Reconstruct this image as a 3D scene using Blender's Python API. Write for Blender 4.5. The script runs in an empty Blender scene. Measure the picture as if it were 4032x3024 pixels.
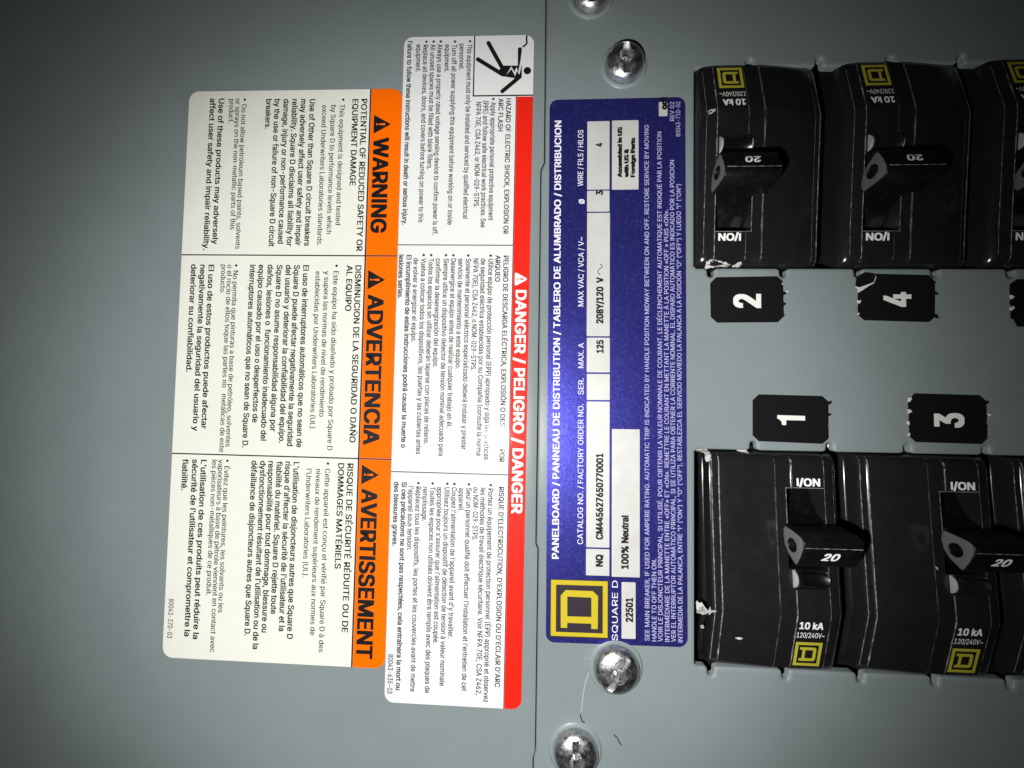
import bpy, bmesh, math, random, os
from mathutils import Vector, Matrix
from mathutils.geometry import tessellate_polygon

# ------------------------------------------------------------------ camera, light, exposure
K = 0.0013                      # metres per drawing unit (breaker pitch 17.5 units)
DIST = 48.55                    # camera distance from the panel face, in units
C = bpy.context.scene.collection
scene = bpy.context.scene
RX90 = Matrix.Rotation(math.pi / 2, 4, 'X')      # panel plane: local x right, y up, z out of the panel (world -Y)
RX, RY, TH = math.radians(1.84703437), math.radians(2.38403059), math.radians(-0.80937366)

def at(x, y, z=0.0):
    return Vector((x * K, -z * K, y * K))

cam = bpy.data.cameras.new('camera')
cam.sensor_width = 36.0
cam.lens = 1514.0 / 4032.0 * 36.0
cam.clip_start = 0.004
cam.clip_end = 10.0
camo = bpy.data.objects.new('camera', cam)
C.objects.link(camo)
view = RX90 @ Matrix.Rotation(-TH, 4, 'Z') @ Matrix.Rotation(RX, 4, 'X') @ Matrix.Rotation(RY, 4, 'Y')
camo.matrix_world = Matrix.Translation(at(0, 0, DIST)) @ view
scene.camera = camo

world = bpy.data.worlds.new("World")
scene.world = world
world.use_nodes = True
bg = world.node_tree.nodes['Background']
bg.inputs['Color'].default_value = (0.8, 0.9, 1.0, 1)
bg.inputs['Strength'].default_value = 0.006

# the telephone torch beside the lens
lamp = bpy.data.lights.new('torch_light', 'SPOT')
lamp.energy = 0.235
lamp.color = (1.0, 0.985, 0.95)
lamp.spot_size = math.radians(160)
lamp.spot_blend = 0.15
lamp.shadow_soft_size = 1.5 * K
# beam pattern of the torch lens: strength against the cosine of the angle off its axis
lamp.use_nodes = True
lnt = lamp.node_tree
ltc = lnt.nodes.new('ShaderNodeTexCoord')
lsep = lnt.nodes.new('ShaderNodeSeparateXYZ')
labs = lnt.nodes.new('ShaderNodeMath'); labs.operation = 'ABSOLUTE'
lramp = lnt.nodes.new('ShaderNodeValToRGB')
lmul = lnt.nodes.new('ShaderNodeMath'); lmul.operation = 'MULTIPLY'; lmul.inputs[1].default_value = 2.4
BEAM = [(0.0, 0.0), (0.30, 0.22), (0.40, 0.36), (0.459, 0.50), (0.551, 0.90), (0.608, 1.26), (0.675, 1.82), (0.727, 2.05), (0.781, 1.90), (0.87, 1.45), (1.0, 1.0)]
el = lramp.color_ramp.elements
while len(el) < len(BEAM): el.new(0.5)
for e, (p, q) in zip(el, BEAM):
    e.position = p; e.color = (q/2.4, q/2.4, q/2.4, 1)
lnt.links.new(ltc.outputs['Normal'], lsep.inputs[0])
lnt.links.new(lsep.outputs['Z'], labs.inputs[0])
lnt.links.new(labs.outputs[0], lramp.inputs['Fac'])
lnt.links.new(lramp.outputs['Color'], lmul.inputs[0])
lnt.links.new(lmul.outputs[0], lnt.nodes['Emission'].inputs['Strength'])
lampo = bpy.data.objects.new('torch_light', lamp)
C.objects.link(lampo)
lampo.matrix_world = Matrix.Translation(at(-7.3, -10.2, DIST * 0.98)) @ view

scene.view_settings.view_transform = 'Standard'
scene.view_settings.look = 'None'
scene.view_settings.exposure = 0.0
scene.view_settings.gamma = 1.0

# ------------------------------------------------------------------ materials
def mat(name, col, rough=0.5, metal=0.0, spec=0.5, coat=0.0, coat_rough=0.1):
    m = bpy.data.materials.new(name)
    m.use_nodes = True
    b = m.node_tree.nodes['Principled BSDF']
    b.inputs['Base Color'].default_value = (*col, 1)
    b.inputs['Roughness'].default_value = rough
    b.inputs['Metallic'].default_value = metal
    b.inputs['Specular IOR Level'].default_value = spec
    b.inputs['Coat Weight'].default_value = coat
    b.inputs['Coat Roughness'].default_value = coat_rough
    return m

def noise(m, scale, detail=3.0, rough=0.6, stretch=None):
    nt = m.node_tree
    tc = nt.nodes.new('ShaderNodeTexCoord')
    n = nt.nodes.new('ShaderNodeTexNoise')
    n.inputs['Scale'].default_value = scale / K
    n.inputs['Detail'].default_value = detail
    n.inputs['Roughness'].default_value = rough
    if stretch:
        mp = nt.nodes.new('ShaderNodeMapping')
        mp.inputs['Scale'].default_value = stretch
        nt.links.new(tc.outputs['Object'], mp.inputs['Vector'])
        nt.links.new(mp.outputs['Vector'], n.inputs['Vector'])
    else:
        nt.links.new(tc.outputs['Object'], n.inputs['Vector'])
    return n

def tint(m, n, stops):
    """base colour from a noise through a colour ramp"""
    nt = m.node_tree
    r = nt.nodes.new('ShaderNodeValToRGB')
    e = r.color_ramp.elements
    while len(e) < len(stops):
        e.new(0.5)
    for el, (p, c) in zip(e, stops):
        el.position = p
        el.color = (*c, 1)
    nt.links.new(n.outputs['Fac'], r.inputs['Fac'])
    nt.links.new(r.outputs['Color'], nt.nodes['Principled BSDF'].inputs['Base Color'])

def ruff(m, n, lo, hi, a=0.35, b=0.65):
    nt = m.node_tree
    r = nt.nodes.new('ShaderNodeMapRange')
    r.inputs['From Min'].default_value = a
    r.inputs['From Max'].default_value = b
    r.inputs['To Min'].default_value = lo
    r.inputs['To Max'].default_value = hi
    nt.links.new(n.outputs['Fac'], r.inputs['Value'])
    nt.links.new(r.outputs['Result'], nt.nodes['Principled BSDF'].inputs['Roughness'])

def relief(m, n, strength, dist):
    nt = m.node_tree
    b = nt.nodes.new('ShaderNodeBump')
    b.inputs['Strength'].default_value = strength
    b.inputs['Distance'].default_value = dist * K
    nt.links.new(n.outputs['Fac'], b.inputs['Height'])
    nt.links.new(b.outputs['Normal'], nt.nodes['Principled BSDF'].inputs['Normal'])

M = {}
M['paint'] = mat('grey_paint', (0.195, 0.230, 0.238), 0.42, spec=0.35)
n = noise(M['paint'], 2.2, 4)
relief(M['paint'], n, 0.12, 0.06)
n = noise(M['paint'], 0.09, 3)
tint(M['paint'], n, [(0.3, (0.186, 0.221, 0.229)), (0.7, (0.201, 0.238, 0.246))])
M['white_film'] = mat('white_label_film', (0.70, 0.72, 0.72), 0.65, spec=0.25, coat=0.45, coat_rough=0.10)
M['cream_film'] = mat('cream_label_film', (0.70, 0.71, 0.65), 0.5, spec=0.3)
n = noise(M['cream_film'], 0.5, 4)
tint(M['cream_film'], n, [(0.3, (0.69, 0.70, 0.64)), (0.7, (0.715, 0.725, 0.665))])
M['orange_ink'] = mat('orange_ink', (0.86, 0.135, 0.0), 0.6, spec=0.08)
M['red_ink'] = mat('red_ink', (0.70, 0.012, 0.003), 0.6, spec=0.25, coat=0.2, coat_rough=0.075)
M['black_ink'] = mat('black_ink', (0.008, 0.008, 0.009), 0.5, spec=0.3)
M['grey_ink'] = mat('thin_black_ink', (0.020, 0.021, 0.022), 0.6, spec=0.25, coat=0.12, coat_rough=0.075)
M['white_ink'] = mat('white_ink', (0.80, 0.80, 0.80), 0.5, spec=0.3)
M['blue_foil'] = mat('blue_foil', (0.055, 0.05, 0.33), 0.42, metal=0.8, spec=0.4)
n = noise(M['blue_foil'], 3.2, 2, 0.8)
tint(M['blue_foil'], n, [(0.25, (0.034, 0.032, 0.25)), (0.55, (0.052, 0.052, 0.35)), (0.8, (0.11, 0.115, 0.52))])
relief(M['blue_foil'], n, 0.25, 0.06)
M['silver_foil'] = mat('silver_foil', (0.60, 0.60, 0.585), 0.5, metal=0.25, spec=0.4)
n = noise(M['silver_foil'], 0.35, 4)
tint(M['silver_foil'], n, [(0.25, (0.55, 0.55, 0.53)), (0.6, (0.62, 0.62, 0.605))])
M['lilac_ink'] = mat('lilac_ink', (0.42, 0.41, 0.66), 0.5, spec=0.3)
M['pale_ink'] = mat('pale_ink', (0.72, 0.72, 0.82), 0.5, spec=0.3)
M['yellow_ink'] = mat('yellow_ink', (0.50, 0.40, 0.02), 0.5, spec=0.3)
M['dark_ink'] = mat('brown_black_ink', (0.030, 0.022, 0.030), 0.5, spec=0.3)
M['emblem_yellow'] = mat('emblem_yellow', (0.42, 0.38, 0.03), 0.55, spec=0.3)
M['bakelite'] = mat('black_moulded_plastic', (0.012, 0.012, 0.013), 0.27, spec=0.5)
n = noise(M['bakelite'], 1.4, 5, 0.65)
ruff(M['bakelite'], n, 0.16, 0.22)
tint(M['bakelite'], noise(M['bakelite'], 0.45, 5, 0.7), [(0.35, (0.009, 0.009, 0.010)), (0.66, (0.012, 0.012, 0.0125)), (0.85, (0.020, 0.0195, 0.019))])
M['handle_plastic'] = mat('matt_black_plastic', (0.004, 0.004, 0.005), 0.4, spec=0.25)
n = noise(M['handle_plastic'], 1.2, 5, 0.7)
tint(M['handle_plastic'], n, [(0.5, (0.003, 0.003, 0.0035)), (0.8, (0.012, 0.0115, 0.011))])
M['handle_side'] = mat('grey_handle_side', (0.095, 0.094, 0.096), 0.5, spec=0.4)  # side faces paler than the rest of the handle
M['scuff'] = mat('scuffed_edge_grey', (0.16, 0.155, 0.14), 0.55, spec=0.3)
n = noise(M['scuff'], 1.1, 6, 0.75)
tint(M['scuff'], n, [(0.36, (0.03, 0.029, 0.028)), (0.5, (0.14, 0.135, 0.12)), (0.66, (0.34, 0.33, 0.30))])
M['smear'] = mat('dried_white_paint', (0.50, 0.50, 0.49), 0.6, spec=0.3)
n = noise(M['smear'], 1.6, 5, 0.75)
tint(M['smear'], n, [(0.36, (0.16, 0.16, 0.16)), (0.55, (0.50, 0.50, 0.50))])
M['window_plastic'] = mat('smoky_window_plastic', (0.50, 0.50, 0.53), 0.20, metal=1.0, spec=0.6)
M['flange'] = mat('pale_grey_flange', (0.30, 0.295, 0.30), 0.35, spec=0.5)
M['zinc'] = mat('zinc_plate', (0.62, 0.63, 0.63), 0.34, metal=1.0)
n = noise(M['zinc'], 1.6, 6, 0.75)
ruff(M['zinc'], n, 0.24, 0.5)
relief(M['zinc'], n, 0.35, 0.12)
tint(M['zinc'], noise(M['zinc'], 0.8, 5, 0.7), [(0.3, (0.42, 0.42, 0.43)), (0.6, (0.66, 0.67, 0.67))])
M['sticker'] = mat('black_sticker_paper', (0.0045, 0.0045, 0.0055), 0.6, spec=0.2)
M['paper'] = mat('torn_white_paper', (0.60, 0.59, 0.56), 0.7, spec=0.2)
M['dark_inside'] = mat('unlit_enclosure', (0.02, 0.02, 0.02), 0.8)
M['digit'] = mat('sticker_white', (0.70, 0.70, 0.68), 0.55, spec=0.2)

# ------------------------------------------------------------------ helpers
class MB:
    """collects faces in units; build() links them as ONE mesh object in metres"""
    def __init__(s):
        s.v, s.f, s.m = [], [], []
    def add(s, verts, faces, mi=0):
        o = len(s.v)
        s.v += [tuple(p) for p in verts]
        s.f += [tuple(i + o for i in f) for f in faces]
        s.m += [mi] * len(faces)
    def poly(s, loops, z, mi=0, dz=None):
        """flat filled shape (outer loop, then holes) at height z, or a slab down to dz"""
        pts = [p for l in loops for p in l]
        tris = tessellate_polygon([[Vector((p[0], p[1], 0)) for p in l] for l in loops])
        out = []
        for t in tris:
            a, b, c = (pts[i] for i in t)
            up = (b[0]-a[0])*(c[1]-a[1]) - (b[1]-a[1])*(c[0]-a[0]) > 0
            out.append(t if up else (t[0], t[2], t[1]))
        s.add([(p[0], p[1], z) for p in pts], out, mi)
        if dz is not None:
            for l in loops:
                n = len(l)
                s.add([(p[0], p[1], z) for p in l] + [(p[0], p[1], dz) for p in l],
                      [(i, (i+1) % n, n + (i+1) % n, n + i) for i in range(n)], mi)
    def box(s, x0, x1, y0, y1, z0, z1, mi=0):
        s.add([(x, y, z) for z in (z0, z1) for y in (y0, y1) for x in (x0, x1)],
              [(0, 2, 3, 1), (4, 5, 7, 6), (0, 1, 5, 4), (2, 6, 7, 3), (0, 4, 6, 2), (1, 3, 7, 5)], mi)
    def build(s, name, mats, parent=None, fix=False, smooth=None, flat=False):
        me = bpy.data.meshes.new(name)
        me.from_pydata([(x * K, y * K, z * K) for x, y, z in s.v], [], s.f)
        if not isinstance(mats, (list, tuple)):
            mats = [mats]
        for m in mats:
            me.materials.append(m)
        me.polygons.foreach_set('material_index', s.m)
        if fix:
            bm = bmesh.new(); bm.from_mesh(me)
            bmesh.ops.remove_doubles(bm, verts=bm.verts, dist=1e-4 * K)
            bmesh.ops.recalc_face_normals(bm, faces=bm.faces)
            bm.to_mesh(me); bm.free()
        if smooth:
            me.update()
            me.polygons.foreach_set('use_smooth', [not (flat and abs(p.normal.z) > 0.9999) for p in me.polygons])
            me.set_sharp_from_angle(angle=math.radians(smooth))
        me.update()
        o = bpy.data.objects.new(name, me)
        C.objects.link(o)
        if parent:
            o.parent = parent
        return o

def thing(name, label, cat, x, y, z=0.0, ang=0.0, group=None, kind=None):
    o = bpy.data.objects.new(name, None)
    C.objects.link(o)
    o.empty_display_size = 0.002
    o.matrix_world = Matrix.Translation(at(x, y, z)) @ RX90 @ Matrix.Rotation(ang, 4, 'Z')
    o['label'] = label
    if kind: o['kind'] = kind
    else: o['category'] = cat
    if group: o['group'] = group
    return o

def stuff(o):
    o['kind'] = 'stuff'
    return o

def rrect(x0, x1, y0, y1, r, n=7):
    pts = []
    for cx, cy, a in ((x1-r, y1-r, 0), (x0+r, y1-r, 90), (x0+r, y0+r, 180), (x1-r, y0+r, 270)):
        for i in range(n + 1):
            t = math.radians(a + 90 * i / n)
            pts.append((cx + r * math.cos(t), cy + r * math.sin(t)))
    return pts

def disc(x, y, r, n=14):
    return [(x + r * math.cos(2*math.pi*i/n), y + r * math.sin(2*math.pi*i/n)) for i in range(n)]

def capsule(p, q, r, n=8):
    a = math.atan2(q[1]-p[1], q[0]-p[0])
    out = []
    for c, s0 in ((q, a - math.pi/2), (p, a + math.pi/2)):
        for i in range(n + 1):
            t = s0 + math.pi * i / n
            out.append((c[0] + r*math.cos(t), c[1] + r*math.sin(t)))
    return out

def ribbon(mb, pts, w, z, mi=0):
    for i in range(len(pts) - 1):
        mb.poly([capsule(pts[i], pts[i+1], w / 2, 4)], z + 0.0002 * i, mi)

# lettering: one text curve, turned into mesh line by line
FONT = None
try:
    p = os.path.join(bpy.utils.resource_path('LOCAL'), 'datafiles', 'fonts', 'Inter.woff2')
    FONT = bpy.data.fonts.load(p)
except Exception:
    FONT = None
tcu = bpy.data.curves.new('lettering', 'FONT')
if FONT: tcu.font = FONT
tcu.fill_mode = 'FRONT'
tcu.resolution_u = 3
tob = bpy.data.objects.new('lettering', tcu)
C.objects.link(tob)
_cache = {}
PLAIN = {'I': '\u0399', 'l': '\u04c0'}         # straight-stroke forms of these two letters in the bundled face
def contours(text, shear):
    key = (text, shear)
    if key in _cache: return _cache[key]
    tcu.body = ''.join(PLAIN.get(c, c) for c in text) if FONT else text
    tcu.shear = shear
    bpy.context.view_layer.update()
    ev = tob.evaluated_get(bpy.context.evaluated_depsgraph_get())
    cu = ev.to_curve(bpy.context.evaluated_depsgraph_get())
    loops = []
    for sp in cu.splines:
        bp = sp.bezier_points; n = len(bp); pts = []
        for i in range(n):
            p, q = bp[i], bp[(i + 1) % n]
            p0, p1, p2, p3 = p.co.xy, p.handle_right.xy, q.handle_left.xy, q.co.xy
            d = p3 - p0
            bent = abs(d.x*(p1-p0).y - d.y*(p1-p0).x) + abs(d.x*(p2-p0).y - d.y*(p2-p0).x) > 1e-4 * max(d.length, 1e-6)
            m = 3 if bent else 1
            for k in range(m):
                t = k / m; u = 1 - t
                pts.append(tuple(p0*u*u*u + p1*3*u*u*t + p2*3*u*t*t + p3*t*t*t))
        cl = []
        for p in pts:
            if not cl or math.hypot(p[0]-cl[-1][0], p[1]-cl[-1][1]) > 1e-4: cl.append(p)
        if len(cl) > 1 and math.hypot(cl[0][0]-cl[-1][0], cl[0][1]-cl[-1][1]) < 1e-4: cl.pop()
        if len(cl) > 2: loops.append(cl)
    ev.to_curve_clear()
    _cache[key] = loops
    return loops
def area(l): return 0.5 * sum(a[0]*b[1] - b[0]*a[1] for a, b in zip(l, l[1:] + l[:1]))
def inside_of(p, l):
    r = False
    for a, b in zip(l, l[1:] + l[:1]):
        if (a[1] > p[1]) != (b[1] > p[1]) and p[0] < (b[0]-a[0]) * (p[1]-a[1]) / (b[1]-a[1]) + a[0]: r = not r
    return r
def grow(l, d):
    """move a loop sideways by d (to the left of its direction), mitred"""
    n = len(l); out = []
    for i in range(n):
        a, b, c = l[i-1], l[i], l[(i+1) % n]
        e1 = (b[0]-a[0], b[1]-a[1]); e2 = (c[0]-b[0], c[1]-b[1])
        k1 = math.hypot(*e1) or 1; k2 = math.hypot(*e2) or 1
        n1 = (-e1[1]/k1, e1[0]/k1); n2 = (-e2[1]/k2, e2[0]/k2)
        m = (n1[0]+n2[0], n1[1]+n2[1]); q = m[0]*m[0] + m[1]*m[1]
        f = 2 / q if q > 0.7 else 2 / 0.7
        out.append((b[0] + m[0]*f*d, b[1] + m[1]*f*d))
    return out
_flat = contours('H', 0.0)
CAP = max(p[1] for l in _flat for p in l)
SIGN = 1 if area(max(_flat, key=lambda l: abs(area(l)))) > 0 else -1

def letter(mb, text, u, v, width, cap, bold=0.0, z=0.0, mi=0, shear=0.0, drape=None, turn=0):
    """one line of lettering: starts at u, baseline v, fitted to width and cap height"""
    loops = contours(text, shear)
    outer = [l for l in loops if area(l) * SIGN > 0]
    holes = [l for l in loops if area(l) * SIGN < 0]
    xs = [p[0] for l in outer for p in l]
    x0 = min(xs) - bold; sx = width / (max(xs) + bold - x0); sy = cap / (CAP + 1.2 * bold)
    # heavier weights are struck several times, slightly apart
    strikes = [(0, 0)] if bold < 0.004 else ([(-1, 0), (1, 0)] if bold < 0.016 else [(-1, -0.6), (1, -0.6), (-1, 0.6), (1, 0.6), (0, 0)])
    for k, l in enumerate(outer):
        m2 = MB(); m2.poly([l] + [h for h in holes if inside_of(h[0], l)], 0)
        for q, (ex, ey) in enumerate(strikes):
            out = []
            for x, y, _ in m2.v:
                a, b = (x - x0 + ex*bold) * sx, (y + (ey + 0.6)*bold) * sy
                if turn == 90: a, b = -b, a
                X, Y = u + a, v + b
                out.append((X, Y, (drape(X, Y) if drape else 0) + z + (k % 3) * 0.0025 + q * 0.0004))
            mb.add(out, m2.f, mi)

def tri_mark(mb, base0, base1, apex, z, mi, bang_mi, r=0.0):
    """warning triangle with an exclamation mark, pointing along +y"""
    pts = [base0, base1, apex]
    if r:
        q = []
        cx = sum(p[0] for p in pts)/3; cy = sum(p[1] for p in pts)/3
        for p in pts:
            d = math.hypot(cx-p[0], cy-p[1])
            c = (p[0] + (cx-p[0])*2*r/d, p[1] + (cy-p[1])*2*r/d)
            a0 = math.atan2(p[1]-c[1], p[0]-c[0])
            for k in range(-4, 5):
                q.append((c[0] + r*math.cos(a0 + k*0.26), c[1] + r*math.sin(a0 + k*0.26)))
        pts = q
    mb.poly([pts], z, mi)
    h = apex[1] - base0[1]; x = apex[0]; y = base0[1]
    w = h * 0.055
    mb.poly([[(x-w*0.6, y+h*0.30), (x+w*0.6, y+h*0.30), (x+w*1.3, y+h*0.66), (x-w*1.3, y+h*0.66)]], z + 0.006, bang_mi)
    mb.poly([disc(x, y+h*0.19, w*1.1, 8)], z + 0.006, bang_mi)

def curve_solid(name, splines, extrude, bevel, res=3):
    """filled outline with rounded rims -> mesh data in units (outline in xy, thickness along z)"""
    cu = bpy.data.curves.new(name, 'CURVE')
    cu.dimensions = '2D'; cu.fill_mode = 'BOTH'
    cu.extrude = extrude; cu.bevel_depth = bevel; cu.bevel_resolution = res; cu.offset = -bevel
    for l in splines:
        s = cu.splines.new('POLY'); s.points.add(len(l) - 1); s.use_cyclic_u = True
        for p, q in zip(s.points, l): p.co = (q[0], q[1], 0, 1)
    ob = bpy.data.objects.new(name, cu)
    C.objects.link(ob)
    bpy.context.view_layer.update()
    me = ob.evaluated_get(bpy.context.evaluated_depsgraph_get()).to_mesh()
    vs = [tuple(v.co) for v in me.vertices]; fs = [tuple(p.vertices) for p in me.polygons]
    ob.to_mesh_clear()
    bpy.data.objects.remove(ob); bpy.data.curves.remove(cu)
    return vs, fs

# ------------------------------------------------------------------ the two steel sheets
random.seed(4)
LOW_X0, LOW_Y1, LOW_Y0 = 20.66, -6.18, -32.36      # breaker windows in the cover plate
UP_X0, UP_Y0, UP_Y1 = 20.58, 16.40, 42.06
WIN_X1 = 86.0
def notch(x, y, s):
    """twist-out notch in a window edge: flared mouth, round end; s = +1 opens upwards out of the window"""
    w, d, r = 0.42, 1.10, 0.50
    pts = [(x - w - r, y)]
    for k in range(1, 5):
        t = math.pi/2 * k/4
        pts.append((x - w - r + r*math.sin(t), y + s*(r*0.75)*(1 - math.cos(t))))
    for k in range(1, 8):
        t = math.pi * k/8
        pts.append((x - w*math.cos(t), y + s*(d - w + w*math.sin(t))))
    for k in range(4, 0, -1):
        t = math.pi/2 * k/4
        pts.append((x + w + r - r*math.sin(t), y + s*(r*0.75)*(1 - math.cos(t))))
    pts.append((x + w + r, y))
    return pts
def window(x0, x1, y0, y1, top, bot):
    pts = [(x0, y0 + 0.3), (x0 + 0.3, y0)]
    for x in bot: pts += notch(x, y0, -1)
    pts += [(x1, y0), (x1, y1)]
    for x in reversed(top): pts += list(reversed(notch(x, y1, 1)))
    pts += [(x0 + 0.3, y1), (x0, y1 - 0.3)]
    return list(reversed(pts))
low = window(LOW_X0, WIN_X1, LOW_Y0, LOW_Y1, [27.77, 36.84, 45.9, 54.9, 63.9], [22.62, 31.39, 40.05, 48.55, 57.0, 65.6])
upp = window(UP_X0, WIN_X1, UP_Y0, UP_Y1, [27.44, 36.04, 44.57, 53.06, 61.6], [22.63, 31.45, 40.4, 49.45, 58.2, 66.9])
seam = [(1.62, -80), (1.25, -45.2), (1.28, -44.2), (1.52, -43.3), (1.52, -18.95), (1.25, -18.35), (1.27, 5.2), (1.25, 28.9), (1.27, 29.2), (1.68, 30.1), (1.52, 80)]
T = 0.9
def sheet(name, loops, parent, b, mat_):
    """flat sheet: outer loop and holes, rounded rims of radius b, thickness T"""
    mb = MB(); fronts = []
    for k, l in enumerate(loops):
        want = 1 if k == 0 else -1
        if area(l) * want < 0: l = list(reversed(l))
        n = len(l); rings = []; roll = 0.075 if k == 0 else 0.03
        for j in range(6):
            t = math.pi/2 * j/5
            rings.append([(x, y, -b - roll + b*math.sin(t)) for x, y in grow(l, b*(1 - math.cos(t)))])
        wide = 1.0 if k == 0 else 0.2
        for j in range(1, 6):           # the paint rolls gently over the edge
            q = j / 5
            rings.append([(x, y, -roll * (1 - q)**2 * (1.0 if k == 0 else 1.0)) for x, y in grow(l, b + wide*q)])
        rings = [[(x, y, -T) for x, y in l]] + rings
        vs = [p for r in rings for p in r]
        mb.add(vs, [(j*n+i, j*n+(i+1) % n, (j+1)*n+(i+1) % n, (j+1)*n+i) for j in range(len(rings) - 1) for i in range(n)])
        fronts.append([(x, y) for x, y, _ in rings[-1]])
    bm = bmesh.new()
    for l in fronts:
        vs = [bm.verts.new((x, y, 0)) for x, y in l]
        for i in range(len(vs)): bm.edges.new((vs[i], vs[(i+1) % len(vs)]))
    bmesh.ops.triangle_fill(bm, use_beauty=True, use_dissolve=False, edges=bm.edges, normal=(0, 0, 1))
    bm.verts.index_update()
    mb.add([tuple(v.co) for v in bm.verts], [tuple(v.index for v in (f.verts if f.normal.z > 0 else reversed(f.verts))) for f in bm.faces])
    bm.free()
    return mb.build(name, mat_, parent, fix=False, smooth=40, flat=True)

plate = thing('cover_plate', 'grey painted steel cover plate with two notched windows for the breakers', 'cover plate', 0, 0)
sheet('steel_sheet', [[(x + 0.06, y) for x, y in seam] + [(110, 80), (110, -80)], low, upp], plate, 0.26, M['paint'])
door = thing('trim_sheet', 'plain grey painted steel sheet carrying the orange and red banded labels', 'steel sheet', 0, 0)
sheet('painted_face', [[(x - 0.06, y) for x, y in reversed(seam)] + [(-140, -80), (-140, 80)]], door, 0.07, M['paint'])

inside = thing('back_wall', 'dark inside of the enclosure behind the breakers', 'wall', 0, 0, kind='structure')
mb = MB(); mb.box(-60, 112, -82, 82, -12.5, -11.5); mb.build('enclosure_back', M['dark_inside'], inside)

# marks on the cover plate: two black scuffs and a pale scratch below the screw
def P(pts, w, z, name, m):
    mb = MB(); ribbon(mb, pts, w, z); return mb.build(name, m, plate)
S = lambda l: l
P([(6.92, -38.77), (7.02, -39.15), (7.2, -39.55), (7.45, -39.62)], 0.14, 0.012, 'black_scuff', M['black_ink'])
P([(11.0, -40.92), (11.4, -41.25), (11.65, -41.75), (11.88, -42.1)], 0.12, 0.012, 'black_scuff', M['black_ink'])
M['scratch'] = mat('pale_scratch', (0.32, 0.345, 0.35), 0.5)
P([(8.0, -33.6), (7.5, -34.9), (7.25, -36.3), (7.05, -38.4)], 0.16, 0.006, 'pale_scratch', M['scratch'])
P([(8.55, -32.08), (7.25, -31.95)], 0.05, 0.008, 'pale_scratch', M['scratch'])

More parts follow.
